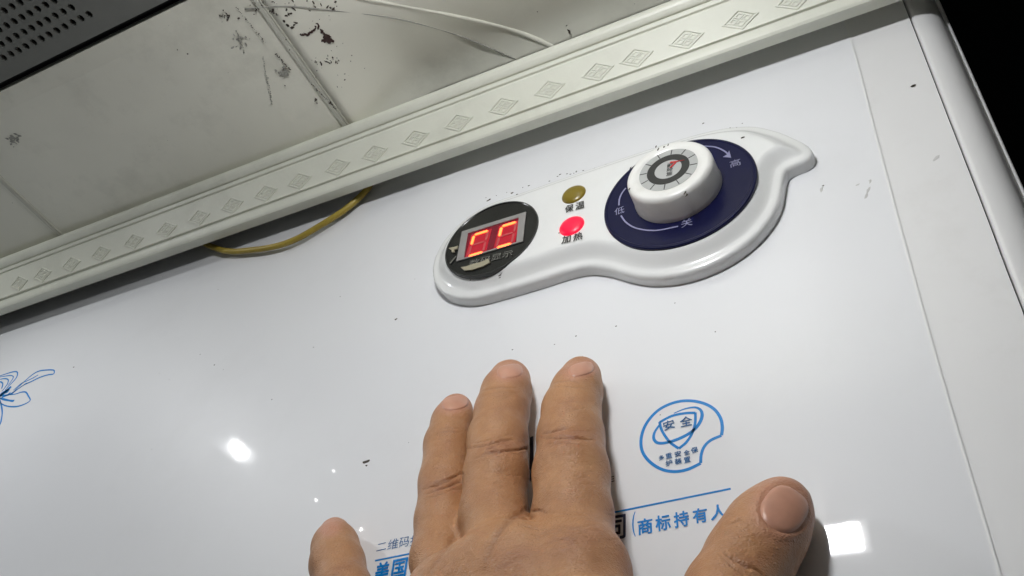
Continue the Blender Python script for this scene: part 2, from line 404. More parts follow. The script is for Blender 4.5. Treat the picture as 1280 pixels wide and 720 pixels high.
# ---------------------------------------------------------------- cornice moulding below the ceiling
corn = empty('cornice_moulding', 'off-white embossed moulding strip running diagonally below the ceiling', 'moulding')
B0 = np.array([1.5628, .070]); B1 = np.array([1.692, .152])    # (v, n) of bottom and top edge of its face
ax = B1-B0; L_ = np.linalg.norm(ax); ax /= L_; nr = np.array([-ax[1], ax[0]]); nr = nr if nr[0] < 0 else -nr
prof = [(-.02, -.03), (0, -.008), (0.0, 0.004), (.035, .006), (.085, .006), (.10, .001), (.175, .000), (.188, .006), (.205, .0062), (.228, 0), (.665, 0), (.68, -.0028), (.695, -.0028),
        (.71, .0015), (.762, .0015), (.770, -.0022), (.782, -.0022), (.792, .0025), (.82, .0055), (.86, .0080), (.90, .0090), (.94, .0080), (.975, .0045), (1.0, -.002), (1.0, -.03)]
pp = [B0+ax*t*L_+nr*d for t, d in prof]
ring_ = [(a, b) for a, b in pp]
Uo = list(np.linspace(-5, 2.2, 60))
V = []; F = []
for u in Uo: V += [(u, a, b) for a, b in ring_]
k = len(ring_)
for i in range(len(Uo)-1):
    for j in range(k-1): F.append((i*k+j, i*k+j+1, (i+1)*k+j+1, (i+1)*k+j))
    F.append((i*k+k-1, i*k, (i+1)*k, (i+1)*k+k-1))
F += [tuple(range(k)), tuple((len(Uo)-1)*k+j for j in range(k))]
mesh('moulding_strip', V, F, MT['mould'], corn)
# embossed diamonds
opx = [(993, 0), (925, 24), (858, 48), (795, 70), (747.5, 90.5), (687, 111.5), (629, 133), (573, 153), (519, 171), (468, 188), (422, 209), (374, 224), (332, 239), (290, 252), (248.6, 270),
       (208, 285), (166.7, 296), (126, 312), (89, 325), (53, 339), (24, 347), (-14, 362)]
nr3 = np.array([0, nr[0], nr[1]]); b3 = np.array([0, B0[0], B0[1]]); ax3 = np.array([0, ax[0], ax[1]])
def on_face(p):
    d = rays(p); C = np.array([0, 0, 1.0]); t = ((b3-C) @ nr3)/(d @ nr3); X = C+d*t[:, None]
    return [(x[0], (x-b3) @ ax3) for x in X]
ow, ol = on_face([(629, 133)])[0]
E4 = on_face([(610, 141), (647.5, 124), (625, 121.7), (633.3, 143.3)])
hw = (E4[1][0]-E4[0][0])/2; hh = (E4[2][1]-E4[3][1])/2
def face_pt(u, s, d): q = b3+ax3*s+nr3*d; return (u, q[1], q[2])
def ornament_vf(uc, sc_):
    parts = []
    def rh(cu, cs, fw, fh, gw, gh, d):          # a raised rhombic frame: outer half-diagonals fw,fh, inner gw,gh
        o = [(1, 0), (0, 1), (-1, 0), (0, -1)]; v = []; f = []
        for kx, (a, b) in enumerate(o):
            v += [face_pt(cu+a*fw, cs+b*fh, -.0005), face_pt(cu+a*(fw*.85+gw*.15), cs+b*(fh*.85+gh*.15), d), face_pt(cu+a*(gw*.85+fw*.15), cs+b*(gh*.85+fh*.15), d), face_pt(cu+a*gw, cs+b*gh, -.0005)]
        for i in range(4):
            j = (i+1) % 4
            for q in range(3): f.append((4*i+q, 4*j+q, 4*j+q+1, 4*i+q+1))
        parts.append((v, f))
    rh(uc, sc_, hw, hh, hw*.80, hh*.80, .0024)
    for a, b in ((.36, 0), (-.36, 0), (0, .36), (0, -.36)):
        rh(uc+a*hw, sc_+b*hh, hw*.34, hh*.34, hw*.14, hh*.14, .0017)
    return join_vf(parts)
face_mid = on_face([(629, 133)])[0][1]
om = None
for i, p in enumerate(opx):
    uc = on_face([p])[0][0]; s = face_mid
    if om is None:
        V, F = ornament_vf(uc, s); om = mesh('diamond_ornament', V, F, MT['mould'], corn); u_ref = uc
    else:
        c = om.copy(); COL.objects.link(c); c.parent = corn; c.location.x = (uc-u_ref)*U

# yellow cable
cp = on_plane([(272, 311), (286, 314), (302, 314), (340, 309), (370, 299), (402, 281), (430, 263), (450, 246), (463, 231), (470, 214)], .017)
pts = [cp[0]+np.array([-.25, .26, .0]), cp[0]+np.array([-.10, .08, 0.0])]+list(cp)+[cp[-1]+np.array([.02, .12, 0])]
V, F = tube(spline(pts, 6), .0075, 12)
tag(mesh('power_cable', V, F, MT['cable'], smooth=True), 'yellow cable sagging out from behind the moulding above the heater', 'cable')

# ================================================================ WATER HEATER
H = empty('water_heater', 'white glossy wall heater front with control panel and blue printing', 'water heater')
seam = on_plane([(1065, 55), (1100, 190), (1165, 430), (1250, 720)], .003)[:, :2]
sv = [(.090, 2.0)]+[tuple(x) for x in seam]+[(.036, 0.2), (.02, -1.6)]
sp = spline(sv, 6)
poly = [(-5, -1.6)]+[tuple(x) for x in sp[::-1]]+[(-5, 2.0)]
poly = [(-5, -1.6)]+[(a, b) for a, b in sp[::-1]]+[(-5, 2.0)]
V, F = slab(poly, -.0025, 0.0)
front = mesh('front_panel', V, F, MT['panel'], H)
# tiny raised lip along the film's edge
V, F = stroke(sp, .0036, 0.0, t=.0007); mesh('panel_edge', V, F, MT['bezel'], front)
# right hand trim: flat strip, groove, rounded edge, rim
gv = on_plane([(1143, 34), (1192, 160), (1235, 270), (1279, 385)], -.004)[:, :2]
gl = spline([(gv[0][0]+.012, 2.0)]+[tuple(x) for x in gv]+[(gv[-1][0]-.012, .3), (gv[-1][0]-.02, -1.6)], 6)
V = []; F = []
for a, b in gl: V += [(a-.25, b, -.0018), (a-.0025, b, -.0018), (a-.001, b, -.012)]
for i in range(len(gl)-1): F += [(3*i, 3*i+1, 3*i+4, 3*i+3), (3*i+1, 3*i+2, 3*i+5, 3*i+4)]
mesh('side_strip', V, F, MT['side'], H)
ep = [(.0, -.014), (.0012, -.0045), (.0035, -.0022), (.008, -.0020), (.016, -.0028), (.024, -.0050), (.031, -.0080), (.037, -.0118), (.042, -.0160), (.047, -.0215), (.051, -.0280), (.054, -.0350), (.0565, -.0440), (.058, -.054), (.0595, -.0515), (.0635, -.0515), (.066, -.055), (.066, -.4)]
V = []; F = []; k = len(ep)
for a, b in gl: V += [(a+x, b, n) for x, n in ep]
for i in range(len(gl)-1):
    for j in range(k-1): F.append((i*k+j, i*k+j+1, (i+1)*k+j+1, (i+1)*k+j))
mesh('edge_trim', V, F, MT['side'], H, smooth=True)

# ---------------------------------------------------------------- implicit surfaces (for the moulded bezel and the hand)
def surface_nets(F, lo, h):
    nx, ny, nz = F.shape; S = F < 0
    acc = np.zeros((nx-1, ny-1, nz-1, 3), np.float32); cnt = np.zeros((nx-1, ny-1, nz-1), np.float32)
    def sl(o): return tuple(slice(a, s-1+a) for a, s in zip(o, (nx, ny, nz)))
    import itertools
    for d in range(3):
        others = [q for q in range(3) if q != d]
        for a, b in itertools.product((0, 1), (0, 1)):
            o0 = [0, 0, 0]; o0[others[0]] = a; o0[others[1]] = b; o1 = list(o0); o1[d] = 1
            f0, f1 = F[sl(o0)], F[sl(o1)]; cr = (S[sl(o0)] != S[sl(o1)])
            t = np.where(cr, f0/np.where(cr, f0-f1, 1), 0)
            acc[..., d] += np.where(cr, t, 0)
            acc[..., others[0]] += cr*a; acc[..., others[1]] += cr*b; cnt += cr
    act = cnt > 0; idx = -np.ones(act.shape, np.int64); idx[act] = np.arange(act.sum())
    ijk = np.argwhere(act); V = lo+(ijk+acc[act]/cnt[act][:, None])*h
    Q = []
    for d in range(3):
        others = [q for q in range(3) if q != d]; o1 = [0, 0, 0]; o1[d] = 1
        s0 = [slice(1, -1)]*3; s0[d] = slice(0, -1); s1 = list(s0); s1[d] = slice(1, None)
        A = S[tuple(s0)]; B = S[tuple(s1)]; cr = np.argwhere(A != B)
        if not len(cr): continue
        base = cr.copy(); base[:, others[0]] += 1; base[:, others[1]] += 1
        fl = A[tuple(cr.T)]
        def cell(da, db):
            c = base.copy(); c[:, others[0]] += da; c[:, others[1]] += db; return idx[tuple(c.T)]
        q = np.stack([cell(-1, -1), cell(0, -1), cell(0, 0), cell(-1, 0)], 1)
        if d == 1: fl = ~fl
        q = np.where(fl[:, None], q, q[:, ::-1]); Q.append(q)
    Q = np.concatenate(Q); Q = Q[(Q >= 0).all(1)]
    return V, Q
def relax(V, Q, it=2, lam=.5):
    e = np.concatenate([Q[:, [0, 1]], Q[:, [1, 2]], Q[:, [2, 3]], Q[:, [3, 0]]]); e = np.concatenate([e, e[:, ::-1]])
    for _ in range(it):
        s = np.zeros_like(V); c = np.zeros(len(V)); np.add.at(s, e[:, 0], V[e[:, 1]]); np.add.at(c, e[:, 0], 1)
        V = V+lam*(s/np.maximum(c, 1)[:, None]-V)
    return V

# ---------------------------------------------------------------- control panel bezel
cL = np.array([-.643, 1.243]); cR = np.array([-.2615, 1.2147])
arcL = [(-.638+.139*math.cos(a), 1.2545+.139*math.sin(a)) for a in np.radians(np.linspace(92, 266, 14))]
bl = arcL+[(-.59, 1.1155), (-.53, 1.1175), (-.475, 1.1205), (-.437, 1.116), (-.405, 1.1)]
arcR = [(-.2615+.172*math.cos(a), 1.208+.172*math.sin(a)) for a in np.radians(np.linspace(222, 352, 12))]
bl += [(-.388, 1.088)]+[(x, y) for x, y in arcR[1:]]+[(-.0865, 1.203), (-.080, 1.2185), (-.064, 1.224), (-.050, 1.226), (-.038, 1.233), (-.033, 1.247), (-.038, 1.268), (-.055, 1.296), (-.083, 1.334), (-.122, 1.370), (-.175, 1.392), (-.24, 1.401), (-.32, 1.402), (-.42, 1.400), (-.52, 1.397), (-.595, 1.394)]
out = spline(bl, 5, closed=True)
h_ = .0032
gx = np.arange(-.80, .0, h_); gy = np.arange(1.0, 1.44, h_); gz = np.arange(-.012, .062, h_)
PX, PY = np.meshgrid(gx, gy, indexing='ij'); PT = np.stack([PX.ravel(), PY.ravel()], 1)
def poly_sd(PT, poly):
    d = np.full(len(PT), 1e9); ins = np.zeros(len(PT), bool)
    for a, b in zip(poly, np.roll(poly, -1, 0)):
        e = b-a; w = PT-a; t = np.clip((w @ e)/(e @ e), 0, 1); d = np.minimum(d, ((w-t[:, None]*e)**2).sum(1))
        c = (a[1] > PT[:, 1]) != (b[1] > PT[:, 1])
        with np.errstate(divide='ignore', invalid='ignore'):
            ins ^= c & (PT[:, 0] < e[0]*(PT[:, 1]-a[1])/(e[1] if abs(e[1]) > 1e-12 else 1e-12)+a[0])
    return np.where(ins, -1, 1)*np.sqrt(d)
sd = poly_sd(PT, out).reshape(PX.shape)
din = np.maximum(-sd, 0)
def bez_h(d):
    t = np.clip((d-.012)/.034, 0, 1); e = np.clip(d/.010, 0, 1)
    return .019+.006*np.sqrt(np.clip(1-(1-e)**2, 0, 1))+.021*(t*t*(3-2*t))
Hh = bez_h(din)
Fz = np.maximum(gz[None, None, :]-Hh[:, :, None], sd[:, :, None]).astype(np.float32)
Fz = np.maximum(Fz, (-.006-gz)[None, None, :].astype(np.float32))
Vb, Qb = surface_nets(Fz, np.array([gx[0], gy[0], gz[0]]), h_); Vb = relax(Vb, Qb, 3, .5)
bez = mesh('control_panel', Vb, Qb, MT['bezel'], H, smooth=True)
BT = .0465                                      # top of the bezel

# display window
CD = (-.632, 1.2455)
V, F = lathe(CD, [(.0995, BT-.01), (.0995, BT+.0005), (.0975, BT+.0012), (.0965, BT+.0004)], 80)
disp = mesh('display_window', V, F, MT['black'], H)
V, F = ring(CD, .0975, .100, BT-.004, BT+.0018); mesh('window_rim', V, F, MT['dark'], disp)
fr = [(-.7020, 1.2915), (-.5605, 1.2908), (-.5600, 1.2055), (-.7015, 1.2050)]
rd = [(-.6870, 1.2800), (-.5755, 1.2803), (-.5738, 1.2090), (-.6855, 1.2087)]
DN = BT+.001
def quadframe(o, i, n0, n1):
    v = [(*p, n0) for p in o]+[(*p, n1) for p in o]+[(*p, n1) for p in i]+[(*p, n0) for p in i]; f = []
    for a in range(4):
        b = (a+1) % 4; f += [(a, b, 4+b, 4+a), (4+a, 4+b, 8+b, 8+a), (8+a, 8+b, 12+b, 12+a)]
    return v, f
V, F = quadframe(fr, rd, DN-.001, DN+.0015); mesh('screen_frame', V, F, MT['frame'], disp)
V, F = slab(rd, DN-.001, DN+.0002); mesh('screen', V, F, MT['glowback'], disp)
def seg(name, a, b, w, m, n):
    a = np.array(a); b = np.array(b); t = (b-a)/np.linalg.norm(b-a); s = np.array([-t[1], t[0]])*w/2; e = t*w*.5
    P = [a, a+e+s, b-e+s, b, b-e-s, a+e-s]
    V, F = slab([tuple(p) for p in P], n-.0004, n+.0006); return mesh(name, V, F, m, disp)
def digit(x0, lit):
    w, z0, z1 = .0315, 1.2095, 1.2685; sh = .0045; mid = (z0+z1)/2
    def X(t, z): return (x0+w*t+sh*((z-z0)/(z1-z0)-.5), z)
    S = dict(a=(X(.02, z1), X(.98, z1)), d=(X(.02, z0), X(.98, z0)), g=(X(.05, mid), X(.95, mid)), f=(X(0, mid+.002), X(0, z1-.002)), e=(X(0, z0+.002), X(0, mid-.002)), b=(X(1, mid+.002), X(1, z1-.002)), c=(X(1, z0+.002), X(1, mid-.002)))
    P = [X(-.22, z0-.003), X(1.2, z0-.003), X(1.2, z1+.004), X(-.22, z1+.004)]
    V, F = slab(P, DN+.0002, DN+.0007); mesh('digit_glow', V, F, MT['glow'], disp)
    for q, (a, b) in S.items():
        seg('lit_segment' if q in lit else 'dark_segment', a, b, .0058 if q in lit else .0046, MT['seg_on'] if q in lit else MT['seg_off'], DN+.0012)
digit(-.6735, 'afd'); digit(-.6130, 'afd')
seg('lit_segment', (-.607, 1.2395), (-.584, 1.2392), .0035, MT['seg_off'], DN+.0016)
p0 = on_plane([(586, 334), (640.5, 320)], DN)[:, :2]
text('window_lettering', '数码显示', p0[0], p0[1], .017, DN+.0012, MT['print_grey'], disp)
pk = on_plane([(576.5, 335), (583, 334), (592, 331), (603, 328), (611, 324.5), (613, 329), (604, 334), (590, 338.5), (581, 339)], DN)[:, :2]
V, F = slab([tuple(x) for x in pk], DN, DN+.0025); mesh('peeled_flake', V, F, MT['peel'], disp)
pk = on_plane([(561.5, 311), (569, 309.5), (573, 308), (572, 312), (568, 313), (569, 316), (565.5, 316.5), (565, 313)], DN)[:, :2]
V, F = slab([tuple(x) for x in pk], DN, DN+.0025); mesh('peeled_flake', V, F, MT['peel'], disp)
V, F = stroke(on_plane([(563, 330), (566, 326), (570.5, 321)], DN)[:, :2], .003, DN+.0015); mesh('peeled_flake', V, F, MT['print_grey'], disp)

# dial plate, knob
V, F = lathe(cR, [(.1375, BT-.012), (.1375, BT+.0015), (.1360, BT+.0032), (.1320, BT+.0036), (.1305, BT+.0028)], 110)
dial = mesh('dial_plate', V, F, MT['navy'], H)
DP = BT+.0030
def polar_pts(L): return [(cR[0]+r*math.cos(math.radians(a)), cR[1]+r*math.sin(math.radians(a))) for r, a in L]
for L in ([(.109, 151), (.111, 158), (.111, 166), (.109, 175)], [(.1065, 191), (.104, 205), (.1005, 222), (.0955, 244), (.0915, 268)], [(.1165, 66), (.1165, 58), (.116, 49), (.113, 38), (.110, 31)]):
    V, F = stroke(spline(polar_pts(L), 6), .0027, DP); mesh('dial_arc', V, F, MT['print_lilac'], dial)
tip = polar_pts([(.1085, 25), (.118, 35), (.110, 32.2), (.101, 33)])
V, F = slab(tip, DP, DP+.0008); mesh('dial_arrow', V, F, MT['print_lilac'], dial)
for s, r, a, w in (('低', .1075, 183.4, .0185), ('关', .090, 277.6, .019), ('高', .1075, 15.0, .0185)):
    c = np.array(polar_pts([(r, a)])[0])
    text('dial_lettering', s, c+[-w/2, -w*.5], c+[w/2, -w*.5], w*1.0, DP+.0008, MT['print_lilac'], dial)
kc = (-.2615, 1.2147); KT = .101
V, F = lathe(kc, [(.0785, DP-.003), (.0785, DP+.002), (.0772, DP+.006), (.0762, KT-.010), (.0752, KT-.005), (.0725, KT-.0015), (.0690, KT), (.0535, KT), (.0528, KT-.0012)], 96)
knob = mesh('knob', V, F, MT['knob'], H, smooth=False)
for p in knob.data.polygons: p.use_smooth = len(p.vertices) == 4
KF = KT-.0012
for nm, r0, r1, z, m in (('knob_ring', .0375, .0520, .0008, 'ringgrey'), ('knob_inner_ring', .0240, .0378, .0014, 'dark')):
    V, F = ring(kc, r0, r1, KF-.0004, KF+z); mesh(nm, V, F, MT[m], knob)
V, F = lathe(kc, [(.0242, KF-.0004), (.0242, KF+.0009)], 48); mesh('knob_center', V, F, MT['ringgrey'], knob)
for a in range(20, 380, 30):
    c, s = math.cos(math.radians(a)), math.sin(math.radians(a))
    V, F = stroke([(kc[0]+c*.0385, kc[1]+s*.0385), (kc[0]+c*.0515, kc[1]+s*.0515)], .0016 if a % 60 else .0034, KF+.0009); mesh('knob_tick', V, F, MT['print_black'], knob)
V, F = slab([(kc[0]+.004, kc[1]+.013), (kc[0]+.030, kc[1]+.010), (kc[0]+.005, kc[1]+.0175)], KF+.0012, KF+.0022); mesh('knob_pointer', V, F, MT['red_print'], knob)
V, F = slab([(kc[0]+.003, kc[1]+.002), (kc[0]+.012, kc[1]+.012), (kc[0]+.0155, kc[1]+.0105), (kc[0]+.006, kc[1]+.0005)], KF+.0012, KF+.002); mesh('knob_pointer', V, F, MT['red_print'], knob)
text('knob_lettering', '温度调', np.array(kc)+[-.0005, .016], np.array(kc)+[-.004, -.018], .011, KF+.0014, MT['print_black'], knob, bold=.01)

# indicator lamps and their lettering
for c, m, lb in (((-.4625, 1.3005), 'amber', 'unlit amber indicator lens'), ((-.4625, 1.2100), 'red_on', 'glowing red indicator lens')):
    pr = [(.0245, BT-.004), (.0245, BT+.0004), (.0225, BT+.0028), (.017, BT+.0052), (.009, BT+.0066), (.003, BT+.007)]
    V, F = lathe(c, pr, 40); o = mesh('indicator_light', V, F, MT[m], H, smooth=True); o['label'] = lb
def at(px, py, n=0.0): return on_plane([(px, py)], n)[0][:2]
text('panel_lettering', '保', at(706.5, 267, BT), at(716.5, 264, BT), .0205, BT+.0012, MT['print_black'], bez, thick=.012)
text('panel_lettering', '温', at(719.5, 263.3, BT), at(730.5, 260, BT), .0205, BT+.0012, MT['print_black'], bez, thick=.012)
text('panel_lettering', '加', at(702.2, 305.8, BT), at(713, 303, BT), .0205, BT+.0012, MT['print_black'], bez, thick=.012)
text('panel_lettering', '热', at(716.5, 302.5, BT), at(728, 299.5, BT), .0205, BT+.0012, MT['print_black'], bez, thick=.012)

# ---------------------------------------------------------------- blue printing on the front
PN = .0002
def px_stroke(px, w, m, name='printed_line', n=6, closed=False, taper=None):
    P = spline(on_plane(px, PN)[:, :2], n, closed)
    if closed: P = np.vstack([P, P[:1]])
    wd_ = None if taper is None else np.interp(np.linspace(0, 1, len(P)), np.linspace(0, 1, len(taper)), taper)
    V, F = stroke(P, w, PN, widths=wd_); return mesh(name, V, F, m, front)
bpn = MT['print_blue']
z5 = lambda L: [(780+x/5.54, 480+y/5.54) for x, y in L]
px_stroke(z5([(675, 357), (681, 300), (668, 235), (625, 175), (560, 137), (480, 118), (400, 118), (320, 138), (240, 180), (175, 245), (135, 315), (118, 390), (125, 460), (160, 520), (220, 570), (290, 600), (370, 606), (450, 588), (531, 549)]), .0046, bpn, 'emblem_outline')
px_stroke(z5([(531, 549), (535, 490), (555, 435), (600, 390), (675, 357)]), .0042, bpn, 'emblem_notch')
px_stroke(z5([(247, 265), (330, 222), (420, 203), (494, 200)]), .0040, bpn, 'emblem_shield')
px_stroke(z5([(494, 198), (493, 270), (470, 345), (430, 405), (380, 447)]), .0040, bpn, 'emblem_shield')
px_stroke(z5([(380, 447), (320, 405), (275, 345), (254, 300), (247, 262)]), .0040, bpn, 'emblem_shield')
px_stroke(z5([(345, 203), (420, 173), (490, 162), (530, 180), (541, 220), (520, 275), (470, 330), (390, 375), (300, 405), (235, 408), (207, 380), (212, 335), (245, 285)]), .004, bpn, 'emblem_orbit', taper=[.0012, .003, .005, .005, .0045, .0045, .003])
for s, a, b, h in (('安', (281, 328), (357, 303), .0125), ('全', (392, 302), (475, 285), .0125)):
    A, B = z5([a, b]); hh_ = np.linalg.norm(at(*A)-at(*B))
    text('emblem_lettering', s, at(*A), at(*B), hh_*.95, PN+.0006, MT['print_steel'], front, thick=.008)
for s, a, b in (('多', (245, 533), (280, 523)), ('重', (293, 523), (335, 512)), ('安', (355, 510), (398, 500)), ('全', (420, 498), (458, 487)), ('保', (470, 485), (515, 473)), ('护', (293, 575), (338, 564)), ('装', (357, 562), (402, 551)), ('置', (420, 552), (464, 541))):
    A, B = z5([a, b]); hh_ = np.linalg.norm(at(*A)-at(*B))
    text('emblem_lettering', s, at(*A), at(*B), hh_, PN+.0006, MT['print_steel'], front, thick=.018)
a, b = at(469, 701), at(913.5, 611)
V, F = stroke([a, (np.array(a)+b)/2, b], .0027, PN); mesh('printed_rule', V, F, bpn, front)
# the company line: 美国 … 司(商标持有人
z7 = lambda L: [(740+x/2.8806, 470+y/2.88) for x, y in L]
for s, a, b, asp in (('商', (167, 574), (219, 565), 1.13), ('标', (232, 561), (284, 551), 1.13), ('持', (299, 548), (351, 538), 1.13), ('有', (367, 533), (417, 524), 1.13), ('人', (431, 521), (488, 510), 1.0)):
    A, B = z7([a, b]); w = np.linalg.norm(at(*A)-at(*B))
    text('printed_lettering', s, at(*A), at(*B), w*asp, PN+.0003, bpn, front, thick=.026)
A, B = z7([(62, 592), (120, 583)]); text('printed_lettering', '司', at(*A), at(*B), .035, PN+.0003, MT['print_dark'], front, thick=.022)
A, B = z7([(145, 580), (158, 578)]); text('printed_lettering', '(', at(*A), at(*B), .037, PN+.0003, bpn, front, bold=.004)
A, B = (467.5, 728), (484, 725); text('printed_lettering', '美', at(*A), at(*B), .030, PN+.0003, bpn, front, thick=.028)
A, B = (488.5, 724), (506.5, 720.5); text('printed_lettering', '国', at(*A), at(*B), .030, PN+.0003, bpn, front, thick=.028)
for s, a, b in (('二', (470.5, 689.5), (482.5, 686.5)), ('维', (484, 688.2), (497, 685.5)), ('码', (498, 685.3), (510.5, 682.7)), ('扫', (512, 683), (525, 680))):
    w = np.linalg.norm(at(*a)-at(*b)); text('printed_lettering', s, at(*a), at(*b), w*(.95 if s != '二' else .7), PN+.0003, MT['print_steel'], front, bold=-.004)
text('printed_lettering', '作', at(756, 608), at(768.5, 605), .016, PN+.0003, MT['print_dark'], front, bold=.01)
P = on_plane([(662.5, 547), (666.5, 545), (667, 580), (664, 603), (661.5, 600)], PN)[:, :2]
V, F = slab([tuple(x) for x in P], 0.0001, PN+.0003); mesh('printed_mark', V, F, MT['print_dark'], front)
# printed lotus at the left edge
z8 = lambda L: [(x/7.2, 440+y/7.2) for x, y in L]
st = MT['print_steel']
for L, w in (([(100, 385), (150, 330), (215, 270), (290, 205), (350, 172), (420, 162), (480, 163), (489, 180), (480, 198), (430, 206), (360, 228), (290, 262), (210, 300), (140, 350), (95, 388)], .0026),
             ([(120, 345), (190, 285), (240, 262), (300, 232), (345, 205)], .0022), ([(170, 330), (230, 285), (255, 280)], .002),
             ([(75, 385), (140, 378), (190, 362), (232, 362), (255, 395), (272, 432), (240, 460), (170, 487), (100, 492), (40, 480), (0, 455)], .0026),
             ([(0, 215), (60, 195), (110, 180), (150, 178), (158, 200), (145, 235), (110, 275), (75, 310), (45, 345)], .0026), ([(0, 225), (60, 215), (100, 212), (120, 225), (100, 265), (70, 300)], .002),
             ([(0, 245), (40, 240), (72, 248), (70, 280), (45, 320), (20, 350)], .0024), ([(0, 265), (25, 285), (15, 330)], .0026), ([(0, 435), (12, 480), (20, 540), (14, 600), (0, 650), (-40, 720)], .0028),
             ([(0, 415), (50, 430), (110, 440), (130, 436)], .004), ([(-10, 400), (30, 375), (70, 340), (100, 310)], .008), ([(0, 390), (40, 360), (80, 350)], .009), ([(0, 395), (60, 388), (95, 365)], .004),
             ([(-5, 425), (40, 400), (90, 380), (150, 340)], .003), ([(0, 450), (-120, 430), (-260, 380), (-330, 300), (-260, 290), (-120, 360), (0, 410)], .0028), ([(0, 430), (-60, 520), (-160, 600), (-230, 610), (-180, 520), (-60, 440)], .0028), ([(0, 220), (-60, 150), (-90, 230), (-60, 330), (0, 390)], .0028)):
    px_stroke(z8(L), w, bpn, 'printed_flower', taper=[w, w*1.6, w*1.25, w*1.7, w])

# ================================================================ DIRT (real flakes lying on the surfaces)
fl = []
sd_ = 0
def spk(px, py, r, n=0.0, st_=1.6, an=0.0):
    global sd_; sd_ += 1
    c = on_plane([(px, py)], n)[0]; fl.append(flake(c[:2], r, n+.0004, sd_, st_, an))
for p in ((495, 399, .0028), (457.5, 577, .0048), (458, 582, .0022), (268, 456, .0018), (92, 459, .002), (1141, 107, .003), (1029, 232, .002), (720, 420, .0015)): spk(*p)
for i in range(26): spk(random.uniform(150, 1000), random.uniform(330, 600), random.uniform(.0006, .0013))
for i in range(46):                            # dust line along the bezel's top edge
    t = random.random(); x = 600+t*330; y = 250-t*95+random.gauss(0, 1.2)
    if random.random() < .5: spk(x, y, random.uniform(.0005, .0013), .0235, 2.4, .1)
for p in ((611, 250, .004), (640, 241, .003), (646, 243, .0022), (700, 218, .0022), (625, 337, .0022), (624.5, 344, .0024), (624.5, 347, .002), (588, 350, .0015), (699, 291, .0016), (928, 172, .003), (879, 154, .002), (661, 232, .002)): spk(p[0], p[1], p[2]*.7, BT+.0005, 1.8, .2)
for p in ((823, 186, .0022), (830, 183.5, .0018), (820, 183, .002), (835, 181, .0016), (856, 241, .0024), (858, 244, .0026), (812, 247, .002), (787, 236, .0022), (788, 210, .002)):
    spk(p[0], p[1], p[2]*.8, KT+.0004 if p[1] < 235 else KT-.001, 2.4, 1.2)
V, F = join_vf(fl); tag(mesh('dirt_specks', V, F, MT['speck']), 'tiny dark dust specks stuck on the heater front and control panel', 'dirt', kind='stuff')
fl = []
def cflake(px, py, r):
    global sd_; sd_ += 1; st_ = random.uniform(1, 2.6); an = random.uniform(0, 3.1); r *= random.uniform(.55, 1)
    q = on_ceiling([(px, py)], CZ)[0]; vv = ceil_v(q[0], q[2])
    q = on_ceiling([(px, py)], vv)[0]
    V, F = flake((q[0], q[2]), r, 0, sd_, st_, an); fl.append(([(a, vv-.0015-c, b) for a, b, c in V], F))
def cline(pts, r):
    for i in range(len(pts)-1):
        a, b = np.array(pts[i]), np.array(pts[i+1]); m = max(2, int(np.linalg.norm(b-a)/2.2))
        for t in np.linspace(0, 1, m):
            p = a+(b-a)*t; cflake(p[0]+random.gauss(0, .4), p[1]+random.gauss(0, .4), r*random.uniform(.6, 1.3))
z2 = lambda x, y: (270+x/4.235, y/4.235)
for L, r in (([(285, 58), (330, 80)], .0022), ([(372, 85), (400, 70)], .0028), ([(365, 112), (378, 132), (402, 143), (425, 122)], .0034)): cline([z2(*p) for p in L], r)
for i in range(40): cflake(*z2(random.uniform(180, 640), random.uniform(0, 55)), random.uniform(.0008, .003))
for i in range(26): cflake(*z2(random.uniform(515, 655), 322+random.gauss(0, 12)), random.uniform(.0008, .0024))
for i in range(22): cflake(*z2(random.uniform(20, 70), 80+random.gauss(0, 14)), random.uniform(.0008, .0024))
for i in range(26): cflake(*z2(random.gauss(600, 90), random.uniform(60, 470)), random.uniform(.0006, .0016))
for p in ((680, 422, .003), (372, 208, .003), (390, 262, .002), (527, 530, .004), (535, 545, .003), (120, 97, .003), (203, 75, .002), (620, 48, .003)): cflake(*z2(p[0], p[1]), p[2])
for i in range(30): cflake(random.uniform(10, 900), random.uniform(0, 300), random.uniform(.0004, .0012))
for p in ((235, 67, .0032), (222, 62, .0014), (830/2.667+400, 104/2.667, .003), (708, 32, .002)): cflake(*p)
cline([z2(510, 445), z2(632, 572)], .0022)
cline([z2(110, 40), z2(160, 100), z2(260, 225)], .0013); cline([z2(320, 285), z2(390, 365)], .0018)
V, F = join_vf(fl); tag(mesh('ceiling_grime', V, F, MT['speck']), 'dark specks and cobweb scraps stuck to the ceiling sheets', 'dirt', kind='stuff')
fl = []
cline([z2(452, 185), z2(490, 180), z2(520, 155), z2(527, 140)], .0034); cline([z2(535, 125), z2(555, 155), z2(580, 185)], .0034)
for i in range(14): cflake(*z2(590+random.gauss(0, 8), 205+random.gauss(0, 8)), random.uniform(.003, .006))
V, F = join_vf(fl); tag(mesh('rust_stain', V, F, MT['rust']), 'dark reddish brown blot with a tail on the ceiling right of the joint', 'stain', kind='stuff')
fl = []
for (x, y), s, r in ((z2(125, 215), 6, .004), (z2(350, 380), 5, .005), ((20, 173), 6, .005)):
    for i in range(26): cflake(x+random.gauss(0, s*.7), y+random.gauss(0, s*.6), r*random.uniform(.3, .9))
cline([z2(108, 165), z2(135, 225), z2(150, 275)], .0022); cline([z2(255, 340), z2(280, 450), z2(300, 550)], .0016); cline([z2(250, 300), z2(262, 400), z2(292, 545)], .0013)
V, F = join_vf(fl); tag(mesh('grey_smears', V, F, MT['smudge_shade']), 'faint grey smears rubbed on the ceiling sheet left of the joint', 'stain', kind='stuff')
fl = []
